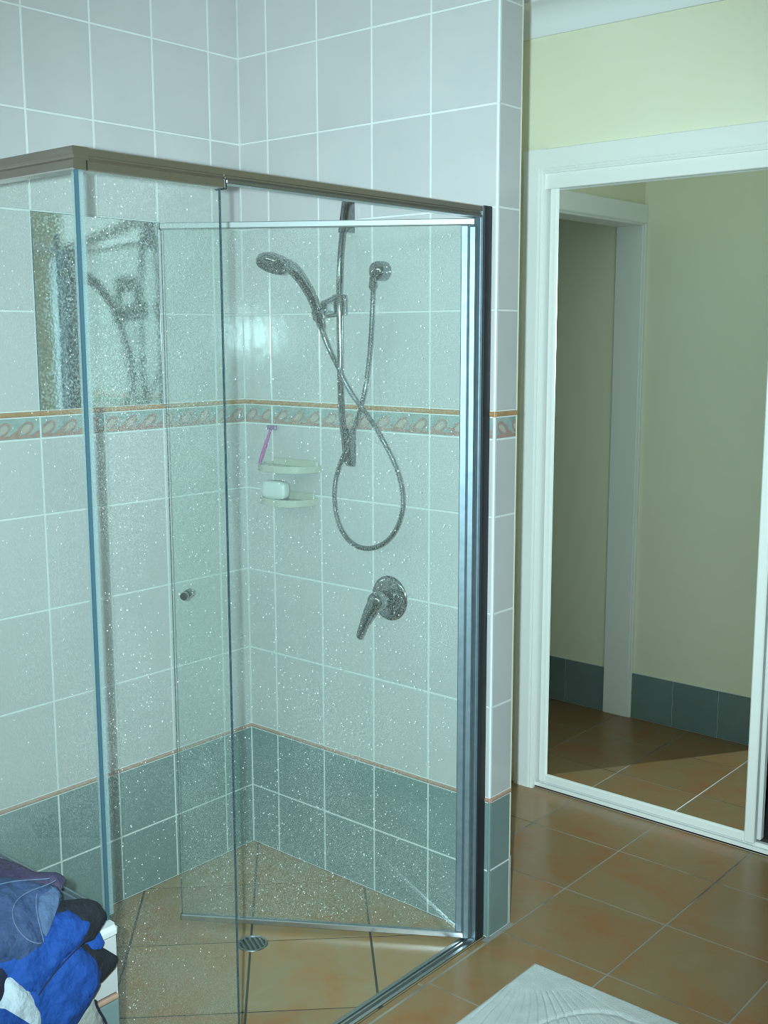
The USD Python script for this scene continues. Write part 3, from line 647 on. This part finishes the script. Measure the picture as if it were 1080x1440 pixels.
while u < BF - 0.02:                       # the end of the hob inside the shower
    u1 = min(u + W, BF - TT)
    for kind, z0, z1 in ROWS[:3] + [('tile', 0.4060, BT - 0.020)]:
        if kind == 'pink': bt.part('trim_tile', pencil_piece((0, BE - TT - 0.0035, 0), (1, 0, 0), (0, 1, 0), u + 0.0007, u1 - 0.0007, z0 + 0.001, z1 - 0.001), 'pink_tile', 30)
        else: bt.part('teal_tile' if kind == 'teal' else 'tile', slab((0, BE - TT, 0), (1, 0, 0), (0, 0, 1), (0, 1, 0), u + GC / 2, u1 - GC / 2, z0 + GC / 2, z1 - GC / 2, TT), MATS[kind])
    u = u1

# ------------------------------------------------------------------ the heap of clothes over the bath's edge
PR = np.array([(.40, .560), (.55, .60), (.70, .645), (.82, .655), (.90, .635), (.955, .585), (.985, .51), (.99, .40), (.99, .25), (.99, .10)])
SS = np.concatenate([[0], np.linalg.norm(np.diff(PR, axis=0), axis=1).cumsum()]); PC = CubicSpline(SS, PR)
def on_heap(sy, off):
    """points at arc length s over the bath's edge and y along it, off above the heap's base"""
    s, y = sy[:, 0], sy[:, 1]
    p = PC(s); t = PC(s, 1); t /= np.linalg.norm(t, axis=1)[:, None]
    return np.column_stack([p[:, 0] - t[:, 1] * off, y, p[:, 1] + t[:, 0] * off])
def garment(poly, base, thick=0.012, puff=0.012, fold=0.010, seed=0, step=0.008, fdir=(1.0, 0.3), ffreq=22.0, round_=0.008):
    P = Polygon(poly).buffer(0)
    P = P.buffer(round_).buffer(-2 * round_).buffer(round_)
    if P.geom_type != 'Polygon': P = max(P.geoms, key=lambda q: q.area)
    n = max(24, int(P.exterior.length / step)); ring = np.array([P.exterior.interpolate(i / n, normalized=True).coords[0] for i in range(n)])
    a, b, c, d = P.bounds; gx, gy = np.meshgrid(np.arange(a, c, step), np.arange(b, d, step)); g = np.column_stack([gx.ravel(), gy.ravel()])
    g = g + np.random.default_rng(seed).uniform(-0.0015, 0.0015, g.shape)
    ins = np.array([P.buffer(-step * 0.6).contains(Point(q)) for q in g]) if len(g) else []
    pts = np.vstack([ring, g[ins]])
    T = Delaunay(pts).simplices; cen = pts[T].mean(1); T = T[[P.contains(Point(q)) for q in cen]]
    ar = np.cross(pts[T[:, 1]] - pts[T[:, 0]], pts[T[:, 2]] - pts[T[:, 0]]); T[ar < 0] = T[ar < 0][:, ::-1]
    dist = np.array([P.exterior.distance(Point(q)) for q in pts])
    f3 = np.column_stack([pts * 9 + seed * 3.7, np.zeros(len(pts))])
    ph = (pts @ np.array(fdir)) * ffreq + 3.0 * (fbm(f3, 3, seed) - 0.5) * 2
    wr = 1 - np.abs(np.sin(ph * math.pi))                       # sharp-backed creases
    top = base + puff * (1 - np.exp(-dist / 0.010)) + fold * (1 - np.exp(-dist / 0.02)) * (0.55 * wr + 0.9 * (fbm(f3 * 1.7, 3, seed + 5) - 0.5))
    bot = np.where(np.arange(len(pts)) < n, top - 0.003, base - thick)
    V = np.vstack([on_heap(pts, top), on_heap(pts, bot)]); N_ = len(pts)
    F = [T, T[:, ::-1] + N_]
    j = (np.arange(n) + 1) % n; i = np.arange(n)
    F += [np.column_stack([i, i + N_, j + N_]), np.column_stack([i, j + N_, j])]
    return (V, np.vstack(F)), (lambda q: base + puff)
def seam(pts, off, r=0.0016):
    p = np.array(pts); s = np.concatenate([[0], np.linalg.norm(np.diff(p, axis=0), axis=1).cumsum()])
    q = CubicSpline(s, p)(np.linspace(0, s[-1], 30)); return tube(on_heap(q, np.full(30, off)), r, 6)
HO = (0.80, -1.42, 0.56)
pu, _ = garment([(0.10, -1.31), (0.322, -1.311), (0.363, -1.313), (0.44, -1.307), (0.47, -1.274), (0.490, -1.275), (0.510, -1.300), (0.50, -1.40), (0.41, -1.50), (0.15, -1.50)], 0.0, 0.03, seed=1)
solo('purple_garment', pu, 'purple_cloth', 'crumpled grey-purple garment at the back of the clothes heap', 'clothing', 40)
bk, _ = garment([(0.515, -1.36), (0.523, -1.332), (0.531, -1.309), (0.544, -1.269), (0.56, -1.249), (0.589, -1.245), (0.6, -1.257), (0.617, -1.285), (0.614, -1.317), (0.572, -1.358)], 0.004, 0.05, 0.014, 0.006, seed=2)
solo('black_garment', bk, 'black_cloth', 'black garment bunched between the jeans and the glass corner', 'clothing', 40)
js = Thing('sports_jersey', 'royal blue sports jersey with white panels folded over the bath edge', 'clothing', HO)
m, _ = garment([(0.590, -1.330), (0.62, -1.309), (0.652, -1.288), (0.678, -1.282), (0.702, -1.289), (0.72, -1.308), (0.749, -1.34), (0.77, -1.359), (0.80, -1.40), (0.78, -1.47), (0.678, -1.468), (0.6, -1.420)], 0.0, 0.05, 0.014, 0.014, seed=3, fdir=(0.5, 1.0), ffreq=9)
js.part('body', m, 'royal_cloth', 40)
m, _ = garment([(0.615, -1.297), (0.600, -1.264), (0.633, -1.259), (0.641, -1.27), (0.644, -1.293)], -0.008, 0.03, 0.006, 0.003, seed=4, round_=0.003)
js.part('hem', m, 'royal_cloth', 40)
m, _ = garment([(0.537, -1.343), (0.55, -1.306), (0.567, -1.295), (0.581, -1.278), (0.597, -1.28), (0.608, -1.297), (0.628, -1.35), (0.661, -1.414), (0.645, -1.446), (0.611, -1.463), (0.575, -1.552), (0.53, -1.529), (0.533, -1.398)], 0.006, 0.04, 0.016, 0.017, seed=5, fdir=(1.0, 0.45), ffreq=17)
sl_ = js.part('sleeve', m, 'royal_cloth', 40)
js.part('seam', seam([(0.606, -1.300), (0.622, -1.350), (0.640, -1.395), (0.655, -1.420)], 0.0215, 0.0012), 'navy_cloth', under=sl_)
m, _ = garment([(0.609, -1.470), (0.612, -1.454), (0.632, -1.436), (0.655, -1.426), (0.683, -1.415), (0.72, -1.408), (0.76, -1.43), (0.74, -1.50), (0.68, -1.60), (0.591, -1.60), (0.632, -1.477)], 0.012, 0.04, 0.012, 0.004, seed=6, ffreq=12)
wp_ = js.part('panel', m, 'white_cloth', 40, label='white side panel of the jersey')
m, _ = garment([(0.631, -1.530), (0.648, -1.486), (0.675, -1.459), (0.712, -1.424), (0.730, -1.440), (0.690, -1.480), (0.665, -1.530)], 0.0275, 0.010, 0.003, 0.001, seed=7, round_=0.002)
js.part('stripe', m, 'royal_cloth', 40, under=wp_, label='blue stripe on the white panel')
m, _ = garment([(0.605, -1.255), (0.616, -1.285), (0.605, -1.322), (0.644, -1.339), (0.698, -1.312), (0.703, -1.276), (0.687, -1.242), (0.672, -1.233), (0.640, -1.262), (0.618, -1.288)][1:], -0.012, 0.035, 0.010, 0.005, seed=8, round_=0.003)
solo('black_shorts', m, 'black_cloth', 'black garment corner jutting from under the blue jersey', 'clothing', 40)
m, _ = garment([(0.545, -1.56), (0.565, -1.48), (0.581, -1.455), (0.594, -1.452), (0.617, -1.466), (0.653, -1.482), (0.64, -1.56), (0.60, -1.60)], 0.012, 0.03, 0.010, 0.006, seed=9)
solo('navy_garment', m, 'navy_cloth', 'dark navy garment below the jeans at the left', 'clothing', 40)
bg = Thing('beige_garment', 'beige garment with dark piping hanging below the blue jersey', 'clothing', (0.98, -1.33, 0.45))
m, _ = garment([(0.756, -1.42), (0.745, -1.33), (0.722, -1.306), (0.728, -1.293), (0.745, -1.290), (0.776, -1.277), (0.83, -1.268), (0.95, -1.27), (0.95, -1.42)], -0.014, 0.02, 0.007, 0.008, seed=10, fdir=(0.2, 1.0), ffreq=30, round_=0.003)
bp = bg.part('cloth', m, 'beige_cloth', 40)
bg.part('piping', seam([(0.728, -1.294), (0.748, -1.289), (0.777, -1.276), (0.83, -1.267), (0.90, -1.266)], -0.009, 0.002), 'navy_cloth', under=bp, label='dark piping along the edge')
jn = Thing('denim_jeans', 'faded blue denim jeans with stitched pocket on top of the clothes heap', 'clothing', HO)
m, _ = garment([(0.39, -1.50), (0.40, -1.42), (0.451, -1.385), (0.497, -1.334), (0.511, -1.315), (0.53, -1.317), (0.546, -1.334), (0.566, -1.363), (0.591, -1.396), (0.597, -1.423), (0.588, -1.459), (0.56, -1.56), (0.45, -1.56)], 0.024, 0.05, 0.014, 0.011, seed=11, ffreq=10)
jm = jn.part('leg', m, 'denim', 40)
m, _ = garment([(0.515, -1.330), (0.530, -1.325), (0.548, -1.342), (0.570, -1.370), (0.584, -1.390), (0.566, -1.387), (0.545, -1.380), (0.525, -1.365)], 0.0375, 0.008, 0.0045, 0.002, seed=12, round_=0.003)
jn.part('pocket', m, 'denim_light', 40, label='paler pocket patch')
for q in ([(0.512, -1.322), (0.512, -1.364), (0.516, -1.400), (0.533, -1.424), (0.552, -1.429), (0.570, -1.423), (0.586, -1.400)], [(0.505, -1.328), (0.498, -1.350), (0.485, -1.385), (0.478, -1.43), (0.475, -1.50)], [(0.520, -1.366), (0.545, -1.384), (0.566, -1.391), (0.586, -1.395)]):
    jn.part('stitching', seam(q, 0.0415, 0.0011), 'denim_seam', under=jm, label='pale stitching')

# ------------------------------------------------------------------ bath mat
mx0, mx1, my0, my1 = 1.115, 1.735, -0.93, -0.030
nx, ny = 310, 450
X, Y = np.meshgrid(np.linspace(mx0, mx1, nx), np.linspace(my0, my1, ny), indexing='ij')
de = np.minimum.reduce([X - mx0, mx1 - X, Y - my0, my1 - Y])
Zm = 0.012 * np.minimum(1, np.sqrt(np.clip(de / 0.012, 0, 1)))
for cx, cy, sx, sy in ((mx0, my1, 1, -1), (mx1, my1, -1, -1), (mx0, my0, 1, 1), (mx1, my0, -1, 1)):
    ax, ay = (X - cx) * sx, (Y - cy) * sy
    rr, th = np.hypot(ax, ay), np.degrees(np.arctan2(ay, ax))
    rib = np.clip(1 - np.abs(((th / 5.2 + 0.06 * np.sin(rr * 40)) % 1) - 0.5) * 2 / 0.24, 0, 1)
    fade = np.clip((th - 28) / 10, 0.25, 1)
    Zm -= 0.0045 * rib * np.clip((rr - 0.135) / 0.012, 0, 1) * np.clip((0.33 - rr) / 0.02, 0, 1) * fade * (th > 12) * (th < 88)
oc = np.hypot((X - (mx0 + mx1) / 2) / 0.17, (Y + 0.40) / 0.30)
Zm -= 0.004 * np.exp(-((oc - 1) / 0.03) ** 2)
Zm += 0.0012 * (fbm(np.stack([X * 60, Y * 60, 0 * X], -1), 3, 3) - 0.5) * (de > 0.004)
V = np.vstack([np.column_stack([X.ravel(), Y.ravel(), np.maximum(Zm, 0).ravel() + 0.0008]), np.column_stack([X.ravel(), Y.ravel(), np.full(X.size, 0.0004)])])
idx = np.arange(nx * ny).reshape(nx, ny); A, B, C_, D_ = idx[:-1, :-1].ravel(), idx[1:, :-1].ravel(), idx[1:, 1:].ravel(), idx[:-1, 1:].ravel()
F = np.vstack([np.column_stack([A, B, C_]), np.column_stack([A, C_, D_])])
solo('bath_mat', (V[: nx * ny], F), 'mat_cloth', 'pale grey cotton bath mat with fanned ribs on the terracotta floor', 'bath mat', True)

# ------------------------------------------------------------------ wardrobe front
DM = 1.0045                              # plane of the first door's mirror
t1 = Thing('trim_1', 'white moulded architrave around the wardrobe opening', kind='structure')
def arch_prof():                          # (across from outer edge, out of the wall)
    return Polygon([(0, 0), (0, 0.013), (0.003, 0.016), (0.060, 0.016), (0.0645, 0.0145), (0.066, 0.0115), (0.0675, 0.0145), (0.072, 0.0145), (0.0735, 0.0115), (0.075, 0.0145), (0.081, 0.0125), (0.081, 0)])
t1.part('architrave', prism(arch_prof(), 2.268, (AX0, YW, 0), (1, 0, 0), (0, -1, 0), (0, 0, 1)), 'white_gloss', 15)
t1.part('architrave', prism(arch_prof(), 2.115 - AX0, (AX0, YW - 0.0003, 2.268), (0, 0, -1), (0, -1, 0), (1, 0, 0)), 'white_gloss', 15)
t1.part('architrave', prism(arch_prof(), 2.268, (2.115, YW, 0), (-1, 0, 0), (0, -1, 0), (0, 0, 1)), 'white_gloss', 15)
t1.part('jamb', box((AX0 + 0.070, YW - 0.004, 0), (WOP[0] + 0.002, YW + 0.10, 2.2)), 'white_gloss')
t1.part('pelmet', cbox((WOP[0], YW - 0.002, 2.1375), (WOP[1], YW + 0.012, 2.200), 0.002), 'white_gloss')
t1.part('door_track', join([cbox((WOP[0], YW + 0.008, 0.0), (WOP[1], YW + 0.014, 0.018), 0.001), cbox((WOP[0], YW + 0.048, 0.0), (WOP[1], YW + 0.054, 0.018), 0.001), box((WOP[0], YW + 0.008, 0), (WOP[1], YW + 0.09, 0.006))]), 'white_gloss')
def mirror_door(x0, x1, y, label):
    d = Thing('sliding_mirror_door', label, 'mirror door', ((x0 + x1) / 2, y, 0.02))
    d.part('mirror', box((x0 + 0.02, y, 0.035), (x1 - 0.02, y + 0.004, 2.17)), 'mirror_silver')
    d.part('stile', cbox((x0, y - 0.010, 0.020), (x0 + 0.028, y + 0.018, 2.18), 0.004), 'white_gloss')
    d.part('stile', cbox((x1 - 0.034, y - 0.010, 0.020), (x1, y + 0.018, 2.18), 0.004), 'white_gloss')
    d.part('bottom_rail', cbox((x0 + 0.028, y - 0.008, 0.020), (x1 - 0.034, y + 0.016, 0.050), 0.003), 'white_gloss')
    d.part('top_rail', cbox((x0 + 0.028, y - 0.008, 2.145), (x1 - 0.034, y + 0.016, 2.18), 0.003), 'white_gloss')
mirror_door(0.464, 1.284, DM, 'white framed mirrored sliding wardrobe door reflecting the yellow passage')
mirror_door(0.500, 1.291, DM + 0.040, 'second mirrored wardrobe door slid behind the first, only its edge showing')
wi = Thing('wardrobe', 'dark inside of the built-in wardrobe past the mirror door', 'wardrobe', (1.24, 1.4, 0))
wi.part('carcass', join([box((0.44, 1.62, 0), (2.05, 1.64, 2.25)), box((0.44, 1.075, 0), (0.455, 1.62, 2.25)), box((2.03, 1.075, 0), (2.05, 1.62, 2.25)), box((0.455, 1.075, 2.2), (2.03, 1.62, 2.25)), box((0.455, 1.075, 0.0), (2.03, 1.62, 0.012))]), 'dark_interior')
wi.part('hanging_rail', tube([(0.456, 1.34, 1.75), (2.029, 1.34, 1.75)], 0.012, 14), 'steel')
for k, (gx, mtl, lab) in enumerate(((1.345, 'navy_cloth', 'dark navy garment hanging just inside the open wardrobe'), (1.50, 'black_cloth', 'black garment hanging behind the navy one in the wardrobe'))):
    g = Thing('hanging_garment', lab, 'clothing', (gx, 1.34, 1.72))
    rows = []
    for t in np.linspace(0, 1, 24):
        z = 1.66 - t * 1.28; hw = 0.05 + 0.19 * min(1, t / 0.10); th = 0.022 + 0.022 * min(1, t / 0.2)
        rows.append([(gx + th * math.sin(a) * (1 + 0.35 * math.sin(5 * a + 2 * t + k)), 1.34 + hw * math.cos(a), z + 0.008 * math.sin(7 * a) * (t > 0.95)) for a in np.linspace(0, 2 * math.pi, 41)[:-1]])
    V = np.array(rows).reshape(-1, 3); F = []
    for i in range(23):
        for j in range(40):
            q = (j + 1) % 40; F += [[i * 40 + j, i * 40 + q, (i + 1) * 40 + q], [i * 40 + j, (i + 1) * 40 + q, (i + 1) * 40 + j]]
    F += [[0, j + 1, j] for j in range(1, 39)] + [[920, 920 + j, 921 + j] for j in range(1, 39)]
    g.part('cloth', (V, np.array(F)), mtl, 40)
    g.part('hanger', join([tube([(gx, 1.15, 1.615), (gx, 1.34, 1.672), (gx, 1.53, 1.615)], 0.005, 8), tube([(gx, 1.34, 1.672), (gx, 1.34, 1.715), (gx, 1.357, 1.745), (gx, 1.34, 1.7675), (gx, 1.325, 1.752)], 0.0022, 8, True, 24)]), 'steel', 40)
